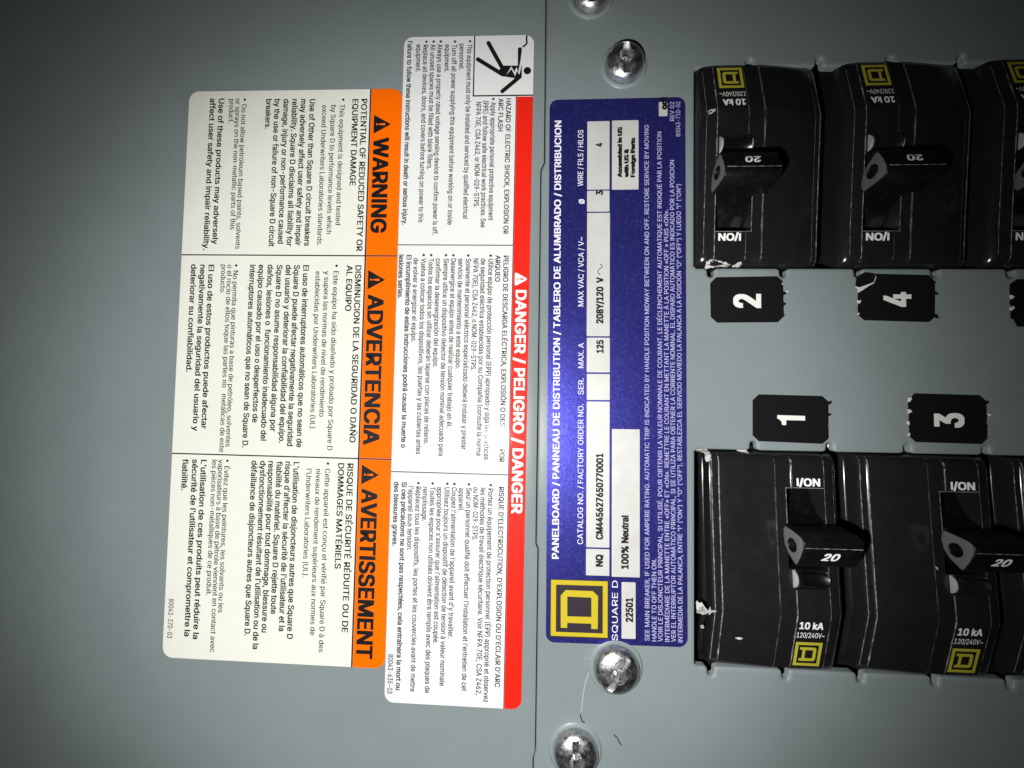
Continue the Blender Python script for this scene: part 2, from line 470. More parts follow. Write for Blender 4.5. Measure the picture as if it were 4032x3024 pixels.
# lettering tables: (start, baseline, width, text) in the label's own units
WARN = {
  'en_head': [
    (-35.84, 9.03, 20.26, 'POTENTIAL OF REDUCED SAFETY OR'),
    (-35.84, 7.85, 11.58, 'EQUIPMENT DAMAGE'),
  ],
  'en': [
    (-35.16, 6.16, 16.14, 'This equipment is designed and tested'),
    (-35.05, 5.0, 17.2, 'by Square D to performance levels which'),
    (-35.06, 3.79, 18.77, 'exceed Underwriters Laboratories standards.'),
    (-36.1, -8.03, 17.71, 'or sprays on the non–metallic parts of this'),
    (-36.05, -8.89, 3.27, 'product.'),
    (-35.27, -7.19, 19.46, 'Do not allow petroleum based paints, solvents'),
  ],
  'en_bold': [
    (-35.91, 2.09, 19.66, 'Use of Other than Square D circuit breakers'),
    (-35.93, 0.89, 19.65, 'may adversely affect user safety and impair'),
    (-35.94, -0.29, 19.74, 'reliability. Square D disclaims all liability for'),
    (-35.96, -1.46, 19.43, 'damage, injury or non-performance caused'),
    (-35.97, -2.69, 19.84, 'by the use or failure of non-Square D circuit'),
    (-35.99, -3.85, 4.06, 'breakers.'),
    (-36.13, -10.36, 19.72, 'Use of these products may adversely'),
    (-36.17, -11.57, 20.56, 'affect user safety and impair reliability.'),
  ],
  'es_head': [
    (-13.75, 8.99, 22.89, 'DISMINUCION DE LA SEGURIDAD O DAÑO'),
    (-13.74, 7.84, 5.99, 'AL EQUIPO'),
  ],
  'es': [
    (-12.97, 6.12, 23.18, 'Este equipo ha sido diseñado y probado por Square D'),
    (-12.96, 4.91, 18.91, 'y supera las normas de nivel de rendimiento'),
    (-12.91, 3.74, 20.66, 'establecidas por Underwriters Laboratories (UL).'),
    (-12.93, -7.33, 23.05, 'No permita que pinturas a base de petróleo, solventes'),
    (-13.72, -8.15, 24.53, 'o el rocío de ellos toque las partes no   metálicas de este'),
    (-13.72, -8.99, 3.85, 'producto.'),
  ],
  'es_bold': [
    (-13.73, 2.07, 23.67, 'El uso de interruptores automáticos que no sean de'),
    (-13.72, 0.84, 23.54, 'Square D puede afectar negativamente la seguridad'),
    (-13.74, -0.27, 23.17, 'del usuario y deteriorar la confiabilidad del equipo.'),
    (-13.73, -1.48, 21.72, 'Square D no asume responsabilidad alguna por'),
    (-13.76, -2.7, 22.96, 'daños, lesiones o  funcionamiento inadecuado del'),
    (-13.75, -3.91, 20.65, 'equipo causado por el uso o desperfectos de'),
    (-13.74, -5.1, 23.87, 'interruptores automáticos que no sean de Square D.'),
    (-13.7, -10.7, 21.6, 'El uso de estos productos puede afectar'),
    (-13.7, -11.86, 21.88, 'negativamente la seguridad del usuario y'),
    (-13.75, -13.11, 14.25, 'deteriorar su confiabilidad.'),
  ],
  'fr_head': [
    (11.79, 8.83, 21.16, 'RISQUE DE SÉCURITÉ RÉDUITE OU DE'),
    (11.79, 7.63, 13.3, 'DOMMAGES MATÉRIELS'),
  ],
  'fr': [
    (12.54, 5.94, 22.99, 'Cette appareil est conçu et vérifié par Square D à des'),
    (12.61, 4.75, 20.87, 'niveaux de rendement supérieurs aux normes de'),
    (12.61, 3.52, 13.74, "l'Underwriters Laboratories (UL)."),
    (12.6, -7.37, 18.6, 'Évitez que les peintures, les solvants ou les'),
    (11.76, -8.2, 24.44, 'vaporisateurs à base de pétrole viennent en contact avec'),
    (11.82, -9.03, 17.3, 'les pièces non-métalliques de ce produit.'),
    (29.74, -13.96, 4.97, '80043-370-03'),
  ],
  'fr_bold': [
    (11.81, 1.79, 22.27, "L'utilisation de disjoncteurs autres que Square D"),
    (11.78, 0.69, 21.39, "risque d'affecter la sécurité de l'utilisateur et la"),
    (11.78, -0.45, 19.29, 'fiabilité du matériel. Square D rejette toute'),
    (11.79, -1.54, 21.64, 'responsabilité pour tout dommage, blessure ou'),
    (11.79, -2.62, 23.76, "dysfonctionnement résultant de l'utilisation ou de la"),
    (11.79, -3.77, 22.13, 'défaillance de disjoncteurs autres que Square D.'),
    (11.86, -10.52, 22.81, "L'utilisation de ces produits peut réduire la"),
    (11.83, -11.69, 22.55, "sécurité de l'utilisateur et compromettre la"),
    (11.81, -13.01, 4.07, 'fiabilité.'),
  ],
  'big': [
    (-30.64, 10.81, 12.65, 'WARNING'),
    (-9.95, 10.76, 19.33, 'ADVERTENCIA'),
    (14.92, 10.76, 21.14, 'AVERTISSEMENT'),
  ],
}
WARN_DOTS = [(-35.77, 6.61), (-35.93, -6.78), (-13.66, 6.5), (-13.61, -6.96), (11.89, 6.29), (11.91, -7.0)]
DANG = {
  'en_head': [
    (-34.24, 5.07, 17.79, 'HAZARD OF ELECTRIC SHOCK, EXPLOSION OR'),
    (-34.23, 4.08, 4.34, 'ARC FLASH'),
  ],
  'en': [
    (-33.75, 3.11, 15.53, 'Apply appropriate personal protective equipment'),
    (-33.93, 2.12, 16.65, '(PPE) and follow safe electrical work practices. See'),
    (-33.82, 1.18, 13.91, 'NFPA 70E, CSA Z462, or NOM-029-STPS.'),
    (-41.56, -0.17, 23.11, 'This equipment must only be installed and serviced by qualified electrical'),
    (-41.63, -1.17, 3.51, 'personnel.'),
    (-41.53, -2.16, 23.9, 'Turn off all power supplying this equipment before working on or inside'),
    (-41.57, -3.09, 3.71, 'equipment.'),
    (-41.62, -4.08, 25.32, 'Always use a properly rated voltage sensing device to confirm power is off.'),
    (-41.62, -5.01, 16.69, 'All unused spaces must be filled with blank fillers.'),
    (-41.57, -5.96, 23.63, 'Replace all devices, doors, and covers before turning on power to this'),
    (-41.64, -6.88, 3.72, 'equipment.'),
  ],
  'en_bold': [
    (-42.11, -8.07, 24.47, 'Failure to follow these instructions will result in death or serious injury.'),
  ],
  'es_head': [
    (-13.67, 5.17, 26.22, 'PELIGRO DE DESCARGA ELÉCTRICA, EXPLOSIÓN O DESTELLO POR'),
    (-13.71, 4.13, 3.42, 'ARQUEO'),
  ],
  'es': [
    (-13.25, 3.24, 25.54, 'Utilice equipo de protección personal (EPP) apropiado y siga las prácticas'),
    (-13.29, 2.27, 25.1, 'de seguridad eléctrica establecidas por su Compañía (consulte la norma'),
    (-13.28, 1.3, 14.38, 'NFPA 70E), CSA Z462, o NOM-029-STPS.'),
    (-13.26, 0.35, 24.38, 'Solamente el personal eléctrico especializado deberá instalar y prestar'),
    (-13.27, -0.64, 14.22, 'servicio de mantenimiento a este equipo.'),
    (-13.25, -1.58, 21.64, 'Desenergice el equipo antes de realizar cualquier trabajo en él.'),
    (-13.24, -2.53, 25.2, 'Siempre utilice un dispositivo detector de tensión nominal adecuado para'),
    (-13.26, -3.54, 14.05, 'confirmar la desenergización del equipo.'),
    (-13.25, -4.47, 23.8, 'Todos los espacios sin utilizar deberán taparse con placas de relleno.'),
    (-13.28, -5.43, 25.11, 'Vuelva a colocar todos los dispositivos, las puertas y las cubiertas antes'),
    (-13.29, -6.44, 10.88, 'de volver a energizar el equipo.'),
  ],
  'es_bold': [
    (-13.7, -7.37, 24.77, 'El incumplimiento de estas instrucciones podrá causar la muerte o'),
    (-13.74, -8.37, 5.73, 'lesiones serias.'),
  ],
  'fr_head': [
    (15.61, 5.21, 24.52, "RISQUE D'ELECTROCUTION, D'EXPLOSION OU D'ECLAIR D'ARC"),
  ],
  'fr': [
    (15.86, 3.86, 26.15, 'Portez un équipement de protection personnel (ÉPP) approprié et observez'),
    (15.8, 2.9, 25.38, 'les méthodes de travail électrique sécuritaire. Voir NFPA 70E, CSA Z462,'),
    (15.74, 2.0, 6.62, 'ou NOM-029-STPS.'),
    (15.86, 1.11, 24.93, "Seul un personnel qualifié doit effectuer l'installation et l'entretien de cet"),
    (15.91, 0.17, 2.91, 'appareil.'),
    (15.85, -0.74, 18.64, "Coupez l'alimentation de l'appareil avant d'y travailler."),
    (15.88, -1.65, 24.43, 'Utilisez toujours un dispositif de détection de tension à valeur nominale'),
    (15.87, -2.58, 19.37, "appropriée pour s'assurer que l'alimentation est coupée."),
    (15.88, -3.48, 25.39, 'Toutes les espaces non utilisés doivent être remplis avec des plaques de'),
    (15.9, -4.42, 4.29, 'remplissage.'),
    (15.89, -5.31, 25.31, 'Replacez tous les dispositifs, les portes et les couvercles avant de mettre'),
    (15.88, -6.24, 8.02, "l'appareil sous tension."),
    (36.77, -8.21, 4.83, '80043-635-03'),
  ],
  'fr_bold': [
    (15.37, -7.14, 25.75, 'Si ces précautions ne sont pas respectées, cela entraînera la mort ou'),
    (15.37, -8.11, 8.05, 'des blessures graves.'),
  ],
  'big': [
    (-9.25, 6.81, 28.13, 'DANGER / PELIGRO / DANGER'),
  ],
}
DANG_DOTS = [(-34.17, 3.4), (-41.93, 0.19), (-41.94, -1.79), (-41.98, -3.67), (-41.98, -4.61), (-41.99, -5.57), (-13.66, 3.52), (-13.66, 0.64), (-13.68, -1.29), (-13.68, -2.25), (-13.68, -4.16), (-13.69, -5.14), (15.44, 4.17), (15.43, 1.41), (15.44, -0.41), (15.44, -1.32), (15.45, -3.18), (15.46, -5.0)]
NAME = {
  'title': [
    (-24.03, 7.05, 55.48, 'PANELBOARD / PANNEAU DE DISTRIBUTION / TABLERO DE ALUMBRADO / DISTRIBUCION'),
  ],
  'caption': [
    (-22.16, 4.08, 17.31, 'CATALOG NO. / FACTORY ORDER NO.'),
    (-3.68, 4.07, 2.07, 'SER.'),
    (-0.35, 4.08, 3.15, 'MAX. A'),
    (7.44, 4.13, 8.85, 'MAX VAC / VCA / V~'),
    (22.86, 4.25, 7.31, 'WIRE / FILS / HILOS'),
  ],
  'phase': [
    (20.57, 4.07, 0.6, 'Ø'),
  ],
  'fine': [
    (-33.56, -4.01, 64.21, 'SEE MAIN BREAKER, IF USED FOR AMPERE RATING. AUTOMATIC TRIP IS INDICATED BY HANDLE POSITION MIDWAY BETWEEN ON AND OFF. RESTORE SERVICE BY MOVING'),
    (-33.6, -4.85, 9.91, 'HANDLE TO OFF THEN ON.'),
    (-33.6, -5.6, 63.34, 'VOIR LE DISJONCTEUR PRINCIPAL, SI UTILISÉ, POUR OBTENIR LA VALEUR NOMINALE DE COURANT. LE DÉCLENCHEMENT AUTOMATIQUE EST INDIQUÉ PAR LA POSITION'),
    (-33.59, -6.42, 53.34, 'INTERMÉDIARE DE LA MANETTE ENTRE «OFF» ET «ON». REMETTRE LE COURANT EN METTANT LA MANETTE À LA POSITION «OFF » PUIS «ON».'),
    (-33.59, -7.17, 59.65, 'VER EL INTERRUPTOR AUTOMÁTICO PRINCIPAL, SI SE UTILIZA PARA OBTENER LA CORRIENTE NOMINAL. EL DISPARO AUTOMÁTICO ES INDICADO POR LA POSICION'),
    (-33.6, -7.98, 56.54, 'INTERMEDIA DE LA PALANCA, ENTRE “I“ (“ON“) Y “O“ (“OFF“). RESTABLEZCA EL SERVICIO MOVIEDO LA PALANCA A LA POSICIÓN “O“ (“OFF“) Y LUEGO “I“ (“ON“)'),
    (31.11, -7.2, 2.49, 'REV 02'),
    (29.09, -7.94, 4.5, '80043-710-02'),
  ],
  'value': [
    (-24.84, 1.62, 1.49, 'NQ'),
    (-21.54, 1.61, 10.59, 'CM445627650770001'),
    (1.54, 1.61, 1.66, '125'),
    (5.27, 1.65, 5.88, '208Y/120  V'),
    (21.68, 1.73, 0.55, '3'),
    (27.93, 1.79, 0.51, '4'),
    (-25.05, -1.5, 6.54, '100% Neutral'),
    (-31.41, -2.04, 2.94, '22501'),
  ],
  'smear': [
    (23.9, -0.63, 6.47, 'Assembled in US'),
    (23.89, -1.46, 3.65, 'with US &'),
    (23.88, -2.26, 5.08, 'Foreign Parts'),
    (32.59, -6.3, 1.53, 'oc!'),
  ],
  'brand': [
    (-33.68, -0.18, 7.22, 'SQUARE D'),
  ],
}
# ------------------------------------------------------------------ printed labels
def backing(parent, w, h, r, m, z=0.10):
    mb = MB(); mb.poly([rrect(-w/2, w/2, -h/2, h/2, r)], z, 0, 0.0)
    return mb.build('backing', m, parent)
def text_part(name, rows, cap, bold, m, parent, z, dots=(), extra=()):
    mb = MB()
    for u, v, w, t in rows: letter(mb, t, u, v, w, cap, bold, z)
    for u, v in dots: mb.poly([disc(u, v, 0.17, 10)], z)
    for rows2, cap2, bold2 in extra:
        for u, v, w, t in rows2: letter(mb, t, u, v, w, cap2, bold2, z)
    return stuff(mb.build(name, m, parent))

# cream warning label (reads downwards)
WW, WH = 74.3, 28.95
wl = thing('warning_label', 'wide cream warning label with orange heading band, left of the red banded label', 'label', -31.66, 2.95, 0, math.radians(-90.31))
backing(wl, WW, WH, 1.35, M['cream_film'], 0.10)
by = 10.36
seps = (-15.0, 11.15)
edges = (-WW/2, seps[0], seps[1], WW/2)
for i, (k, tb) in enumerate((('en', (-33.68, 10.79, 2.3)), ('es', (-13.14, 10.70, 2.28)), ('fr', (11.89, 10.70, 2.28)))):
    a, b = edges[i], edges[i+1]
    pts = rrect(a + (0.09 if i else 0), b - (0.09 if i < 2 else 0), by, WH/2, 1.35)
    # only the outer upper corners of the band are round
    x0, x1 = a + (0.09 if i else 0), b - (0.09 if i < 2 else 0)
    def corner(cx, cy, a0): return [(cx + 1.35*math.cos(math.radians(a0 + 15*j)), cy + 1.35*math.sin(math.radians(a0 + 15*j))) for j in range(7)]
    loop = [(x0, by), (x1, by)]
    loop += corner(x1-1.35, WH/2-1.35, 0) if i == 2 else [(x1, WH/2)]
    loop += corner(x0+1.35, WH/2-1.35, 90) if i == 0 else [(x0, WH/2)]
    mb = MB(); mb.poly([loop], 0.106, 0, 0.09)
    band = mb.build('orange_band', M['orange_ink'], wl)
    mb = MB(); u, v, w, t = WARN['big'][i]
    letter(mb, t, u, v, w, 2.1, 0.034, 0.110)
    stuff(mb.build('heading_text', M['black_ink'], band))
    mb = MB(); x, y, h = tb
    tri_mark(mb, (x, y), (x + 2.53, y), (x + 1.27, y + h), 0.110, 0, 1)
    mb.build('alert_symbol', [M['black_ink'], M['orange_ink']], band)
    dots = [d for d in WARN_DOTS if a < d[0] < b]
    head = text_part('heading_lines', WARN[k + '_head'], 0.80, 0.020, M['black_ink'], wl, 0.108)
    text_part('body_text', WARN[k], 0.70, 0.014, M['black_ink'], wl, 0.108, dots)
    text_part('bold_text', WARN[k + '_bold'], 0.78, 0.022, M['black_ink'], wl, 0.108)
mb = MB(); mb.box(-WW/2, WW/2, by - 0.20, by - 0.01, 0.09, 0.107); mb.build('divider_line', M['black_ink'], wl)
for s in seps:
    mb = MB(); mb.box(s - 0.08, s + 0.08, -WH/2, WH/2, 0.09, 0.1065); mb.build('divider_line', M['black_ink'], wl)

# white danger label (reads downwards)
GW, GH = 85.30, 17.05
dl = thing('danger_label', 'narrow white danger label with red heading band and falling figure pictogram', 'label', -8.6066, 4.2726, 0, math.radians(-90.285))
backing(dl, GW, GH, 1.15, M['white_film'], 0.10)
rb = 6.44
def corner2(cx, cy, a0): return [(cx + 1.15*math.cos(math.radians(a0 + 15*j)), cy + 1.15*math.sin(math.radians(a0 + 15*j))) for j in range(7)]
mb = MB(); mb.poly([[(-34.45, rb), (GW/2, rb)] + corner2(GW/2-1.15, GH/2-1.15, 0) + [(-34.45, GH/2)]], 0.106, 0, 0.09)
band = mb.build('red_band', M['red_ink'], dl)
mb = MB(); u, v, w, t = DANG['big'][0]
letter(mb, t, u, v, w, 1.38, 0.028, 0.110); stuff(mb.build('heading_text', M['white_ink'], band))
mb = MB(); tri_mark(mb, (-11.6, 6.66), (-9.72, 6.66), (-10.66, 8.35), 0.110, 0, 1, r=0.16); mb.build('alert_symbol', [M['white_ink'], M['red_ink']], band)
for args in ((-34.62, GW/2, rb - 0.12, rb - 0.01), (-34.71, -34.53, 0.70, GH/2), (-GW/2, -34.53, 0.70, 0.87), (-15.07, -14.95, -GH/2, rb - 0.12), (14.05, 14.17, -GH/2, rb - 0.12)):
    mb = MB(); mb.box(*args, 0.09, 0.1065); mb.build('divider_line', M['black_ink'], dl)
for k, lo, hi in (('en', -50, -15), ('es', -15, 14), ('fr', 14, 50)):
    text_part('heading_lines', DANG[k + '_head'], 0.655, 0.02, M['grey_ink'], dl, 0.108)
    text_part('body_text', DANG[k], 0.665, 0.016, M['grey_ink'], dl, 0.108, [d for d in DANG_DOTS if lo < d[0] < hi])
    text_part('bold_text', DANG[k + '_bold'], 0.665, 0.026, M['grey_ink'], dl, 0.108)
fig = MB()
z = 0.108
fig.poly([disc(-37.87, 7.735, 0.49, 24)], z)
fig.poly([capsule((-41.66, 2.60), (-38.40, 4.42), 0.27)], z)
fig.poly([capsule((-39.50, 1.26), (-37.45, 4.50), 0.27)], z + 0.0004)
fig.poly([[(-38.61, 4.46), (-38.57, 6.49), (-40.75, 6.45), (-40.75, 6.97), (-37.02, 7.04), (-36.80, 6.75), (-37.19, 4.39), (-38.04, 4.1)]], z + 0.0008)
fig.poly([capsule((-37.07, 6.76), (-35.18, 4.55), 0.27)], z + 0.0012)
fig.poly([disc(-40.75, 6.71, 0.26, 16)], z + 0.0016)
ribbon(fig, [(-42.50, 7.58), (-42.06, 7.54), (-41.62, 7.63), (-41.32, 7.46), (-41.12, 7.15)], 0.22, z)
ribbon(fig, [(-41.20, 7.30), (-41.0, 7.28)], 0.06, z + 0.002); ribbon(fig, [(-41.15, 7.2), (-40.95, 7.05)], 0.06, z + 0.002)
picto = fig.build('falling_figure', M['black_ink'], dl)
mb = MB(); mb.poly([[(-40.89, 7.01), (-39.22, 6.83), (-37.61, 6.56), (-38.37, 6.33), (-37.72, 6.05), (-38.48, 5.65), (-37.34, 5.04), (-38.12, 5.67), (-37.16, 6.17), (-37.86, 6.38), (-37.35, 6.72), (-38.73, 6.99), (-40.4, 7.06)]], z + 0.006)
mb.build('lightning_bolt', M['white_film'], picto)

# blue nameplate (reads upwards)
NW, NH = 68.35, 17.14
nl = thing('nameplate', 'purple blue nameplate with silver entry boxes and a yellow square emblem', 'nameplate', 10.999, 4.031, 0, math.radians(90.308))
backing(nl, NW, NH, 1.05, M['blue_foil'], 0.10)
text_part('title_text', NAME['title'], 0.845, 0.024, M['pale_ink'], nl, 0.108)
text_part('caption_text', NAME['caption'], 0.69, 0.006, M['pale_ink'], nl, 0.108, (), ((NAME['phase'], 0.70, 0.022),))
text_part('fine_print', NAME['fine'], 0.555, 0.006, M['lilac_ink'], nl, 0.108)
text_part('brand_lettering', NAME['brand'], 0.69, 0.0, M['pale_ink'], nl, 0.108)
boxes = {'b4': (22.39, 31.26, 0.92, 3.74), 'b3': (19.54, 22.23, 0.92, 3.74), 'bv': (3.67, 19.38, 0.86, 3.72), 'ba': (-0.87, 3.48, 0.84, 3.70),
         'bs': (-4.33, -1.08, 0.84, 3.68), 'bc': (-22.50, -4.53, 0.85, 3.68), 'bn': (-25.92, -22.70, 0.84, 3.70), 'bas': (22.34, 31.31, -2.72, 0.62),
         'bneu': (-26.0, -7.92, -2.85, 0.56), 'b225': (-33.40, -26.61, -2.34, -0.65), 'boc': (31.76, 33.60, -6.35, -5.27)}
vals = {t: (u, v, w) for u, v, w, t in NAME['value']}
sm = {t: (u, v, w) for u, v, w, t in NAME['smear']}
fill = {'b4': ['4'], 'b3': ['3'], 'bv': ['208Y/120  V'], 'ba': ['125'], 'bc': ['CM445627650770001'], 'bn': ['NQ'], 'bneu': ['100% Neutral'], 'b225': ['22501'],
        'bas': ['Assembled in US', 'with US &', 'Foreign Parts'], 'boc': ['oc!']}
for k, (x0, x1, y0, y1) in boxes.items():
    mb = MB(); mb.poly([rrect(x0, x1, y0, y1, 0.08, 3)], 0.106, 0, 0.09)
    bx = mb.build('entry_box', M['silver_foil'], nl)
    if k in fill:
        mb = MB()
        for t in fill[k]:
            if t in sm:
                u, v, w = sm[t]; letter(mb, t, u, v, w, 0.55 if t != 'oc!' else 0.8, 0.045, 0.110)
                letter(mb, t, u + 0.10, v - 0.03, w, 0.55 if t != 'oc!' else 0.8, 0.03, 0.1105)
            else:
                u, v, w = vals[t]; letter(mb, t, u, v, w, 0.90, 0.045, 0.110)
        if k == 'bv':
            ribbon(mb, [(11.45, 2.05), (11.6, 2.26), (11.85, 2.36), (12.05, 2.31), (12.23, 2.1), (12.42, 1.87), (12.62, 1.83), (12.82, 2.07)], 0.09, 0.110)
        stuff(mb.build('stamped_entry', M['black_ink'], bx))
mb = MB()
mb.poly([rrect(-33.55, -26.48, 0.93, 8.08, 0.03, 2)], 0.105, 1, 0.09)
mb.poly([[(-33.37, 1.05), (-26.59, 1.05), (-26.59, 7.97), (-33.37, 7.97)], [(-32.88, 1.63), (-27.16, 1.63), (-27.16, 7.35), (-32.88, 7.35)]], 0.109)
emb = mb.build('emblem', [M['yellow_ink'], M['dark_ink']], nl)
mb = MB(); mb.poly([[(-32.35, 6.75), (-32.37, 5.97), (-31.75, 5.95), (-31.76, 3.03), (-32.38, 3.03), (-32.38, 2.24), (-28.43, 2.21), (-27.82, 2.84), (-27.79, 6.17), (-28.46, 6.78)], [(-28.57, 5.97), (-28.61, 3.02), (-30.94, 3.01), (-30.95, 5.96)]], 0.110)
mb.build('emblem_letter', M['yellow_ink'], emb)

# ------------------------------------------------------------------ numbered stickers
STK = {
    2: [(23.21, 15.19), (30.55, 15.33), (31.29, 14.70), (31.12, 14.42), (31.29, 14.30), (31.33, 13.44), (31.70, 13.38), (31.76, 13.21), (31.33, 12.97), (31.34, 12.12), (31.63, 11.98), (31.60, 11.81), (31.35, 11.64), (31.37, 10.69), (31.48, 10.45), (30.68, 9.63), (23.32, 9.52), (22.57, 10.26), (22.50, 14.47)],
    4: [(42.22, 15.68), (48.53, 15.52), (49.21, 14.81), (49.48, 14.62), (49.26, 14.50), (49.26, 13.54), (49.69, 13.29), (49.58, 13.12), (49.25, 13.18), (49.22, 12.16), (49.30, 12.13), (49.21, 11.94), (49.19, 10.76), (49.46, 10.70), (49.67, 10.34), (49.56, 10.22), (49.19, 10.39), (48.51, 9.77), (40.97, 9.95), (40.22, 10.64), (40.24, 11.89), (40.43, 12.00), (40.49, 12.34), (40.25, 12.45), (40.26, 13.34), (40.78, 13.65), (41.49, 14.16), (42.12, 14.51), (42.40, 15.25)],
    '4f': [(41.02, 15.84), (40.26, 15.36), (40.06, 15.13), (39.97, 14.10), (40.40, 13.99), (41.49, 14.39), (42.04, 14.62), (42.27, 15.30), (42.14, 15.69)],
    '4w': [(39.97, 14.10), (40.32, 13.73), (40.26, 13.34), (40.78, 13.65), (41.49, 14.16), (42.12, 14.51), (42.40, 15.25), (42.22, 15.68), (42.14, 15.69), (42.27, 15.30), (42.04, 14.62), (41.49, 14.39), (40.40, 13.99)],
    1: [(28.34, 0.68), (35.84, 0.59), (36.56, -0.07), (36.94, 0.04), (36.99, -0.09), (36.89, -0.32), (36.57, -0.49), (36.58, -1.47), (36.90, -1.55), (36.90, -1.69), (36.56, -1.86), (36.56, -2.81), (36.49, -3.04), (36.57, -3.20), (36.56, -4.18), (36.60, -4.26), (36.52, -4.60), (35.83, -5.21), (28.31, -5.04), (27.59, -4.33), (27.61, -0.02)],
    3: [(46.68, 1.09), (54.14, 0.98), (54.84, 0.33), (55.21, 0.34), (55.17, -0.02), (54.91, -0.05), (54.91, -1.32), (55.04, -1.43), (54.93, -1.54), (54.88, -2.48), (55.03, -2.69), (54.95, -2.86), (54.92, -4.23), (54.25, -4.86), (46.77, -4.78), (46.01, -4.05), (46.03, -2.75), (45.98, -2.31), (46.03, -1.36), (46.32, -1.14), (46.11, -0.86), (45.95, -0.81), (45.94, 0.02), (46.27, 0.30), (46.30, 0.61)],
    6: [(58.82, 15.05), (57.99, 14.46), (57.94, 13.72), (57.96, 13.09), (58.39, 12.70), (57.95, 12.54), (57.93, 12.00), (58.36, 11.45), (57.99, 11.21), (57.97, 10.35), (58.33, 10.12), (58.72, 9.31), (62.71, 9.34), (62.86, 15.06)],
}
BITS = {
    3: [[(45.95, 0.30), (46.03, 0.55), (46.27, 0.61), (46.29, 0.36), (46.08, 0.05), (45.94, 0.05)], [(45.87, -0.87), (46.14, -0.89), (46.34, -1.09), (46.16, -1.22), (45.92, -1.36), (46.00, -1.14)], [(45.77, -2.48), (45.88, -2.25), (45.98, -2.33), (46.02, -2.72), (45.82, -2.64)], [(45.88, -4.02), (46.01, -3.69), (46.05, -3.91), (45.95, -4.08)], [(54.99, -1.21), (55.28, -1.20), (55.40, -1.42), (55.22, -1.51)]],
    2: [[(31.59, 13.50), (31.95, 13.53), (31.78, 13.27)], [(31.12, 14.42), (31.34, 14.36), (31.23, 14.27)]],
    4: [[(40.19, 12.40), (40.41, 12.29), (40.49, 12.43), (40.57, 12.34), (40.43, 12.03), (40.24, 12.06)], [(40.09, 10.67), (40.28, 10.87), (40.36, 10.73), (40.22, 10.61)]],
    6: [[(57.92, 13.09), (58.11, 13.13), (58.44, 12.90), (58.10, 12.66)], [(57.89, 11.56), (58.26, 11.80), (58.40, 11.53), (58.06, 11.25)]],
}
def sticker(no, label, digit, cx, cy):
    t = thing('number_sticker', label, 'sticker', cx, cy, 0, 0, 'numbered stickers beside the breakers')
    rel = lambda l: [(x - cx, y - cy) for x, y in l]
    mb = MB(); mb.poly([rel(STK[no])], 0.09, 0, 0.0); mb.build('paper_face', M['sticker'], t)
    if no == 4:
        mb = MB(); mb.poly([rel(STK['4f'])], 0.16, 0, 0.02); mb.build('torn_corner', M['sticker'], t)
        mb = MB(); mb.poly([rel(STK['4w'])], 0.10, 0, 0.0); mb.build('torn_paper_edge', M['paper'], t)
    for b in BITS.get(no, []):
        mb = MB(); mb.poly([rel(b)], 0.12, 0, 0.0); mb.build('paper_shred', M['paper'], t)
    if digit:
        mb = MB(); digit(mb, cx, cy); mb.build('numeral', M['digit'], t)
def num(txt, x0, x1, y0, y1):
    def f(mb, cx, cy): letter(mb, txt, x1 - cx, y0 - cy, y1 - y0, x1 - x0, 0.035, 0.10, turn=90)
    return f
def one(mb, cx, cy):
    l = [(30.51, -1.81), (33.79, -1.86), (33.8, -2.42), (31.56, -2.41), (31.55, -2.96), (31.47, -3.02), (31.12, -3.01), (31.05, -2.92), (30.99, -2.58), (30.82, -2.39), (30.48, -2.2)]
    mb.poly([[(x - cx, y - cy) for x, y in l]], 0.10)
sticker(2, 'black number sticker nearest the nameplate, below the upper left breaker', num('2', 25.31, 28.64, 11.36, 13.13), 27.0, 12.4)
sticker(4, 'black sticker with a white numeral 4 and one torn corner', num('4', 43.19, 46.49, 11.61, 13.43), 44.8, 12.7)
sticker(6, 'black sticker cut off by the right border, its left side ragged', None, 60.6, 12.2)
sticker(1, 'black number sticker with two hooked threads on its right side, above a lower breaker', one, 32.1, -2.2)
sticker(3, 'black sticker with a white numeral 3 and white shreds on its left side', num('3', 48.85, 52.3, -2.97, -1.21), 50.5, -1.9)

# ------------------------------------------------------------------ screws
def dome(r, h):
    prof = [(r*0.985, -0.3), (r, 0.15), (r*0.985, 0.42)]
    for k in range(1, 10):
        t = math.pi/2 * k/9
        prof.append((r*0.975*math.cos(t), 0.45 + (h - 0.45)*math.sin(t)**0.92))
    vs, fs, n = [], [], 48
    for rr, zz in prof[:-1]:
        for i in range(n):
            a = 2*math.pi*i/n
            vs.append((rr*math.cos(a), rr*math.sin(a), zz))
    for j in range(len(prof) - 2):
        for i in range(n):
            fs.append((j*n + i, j*n + (i+1) % n, (j+1)*n + (i+1) % n, (j+1)*n + i))
    vs.append((0, 0, prof[-1][1])); top = len(vs) - 1
    b = (len(prof) - 2) * n
    for i in range(n): fs.append((b + i, b + (i+1) % n, top))
    fs.append(tuple(reversed(range(n))))
    return vs, fs
def cut(ob, cutters):
    for c in cutters:
        md = ob.modifiers.new('cut', 'BOOLEAN'); md.operation = 'DIFFERENCE'; md.solver = 'EXACT'; md.object = c
    bpy.context.view_layer.update()
    me = bpy.data.meshes.new_from_object(ob.evaluated_get(bpy.context.evaluated_depsgraph_get()))
    ob.modifiers.clear(); ob.data = me
    for c in cutters: bpy.data.objects.remove(c)
    me.polygons.foreach_set('use_smooth', [True] * len(me.polygons)); me.set_sharp_from_angle(angle=math.radians(28))
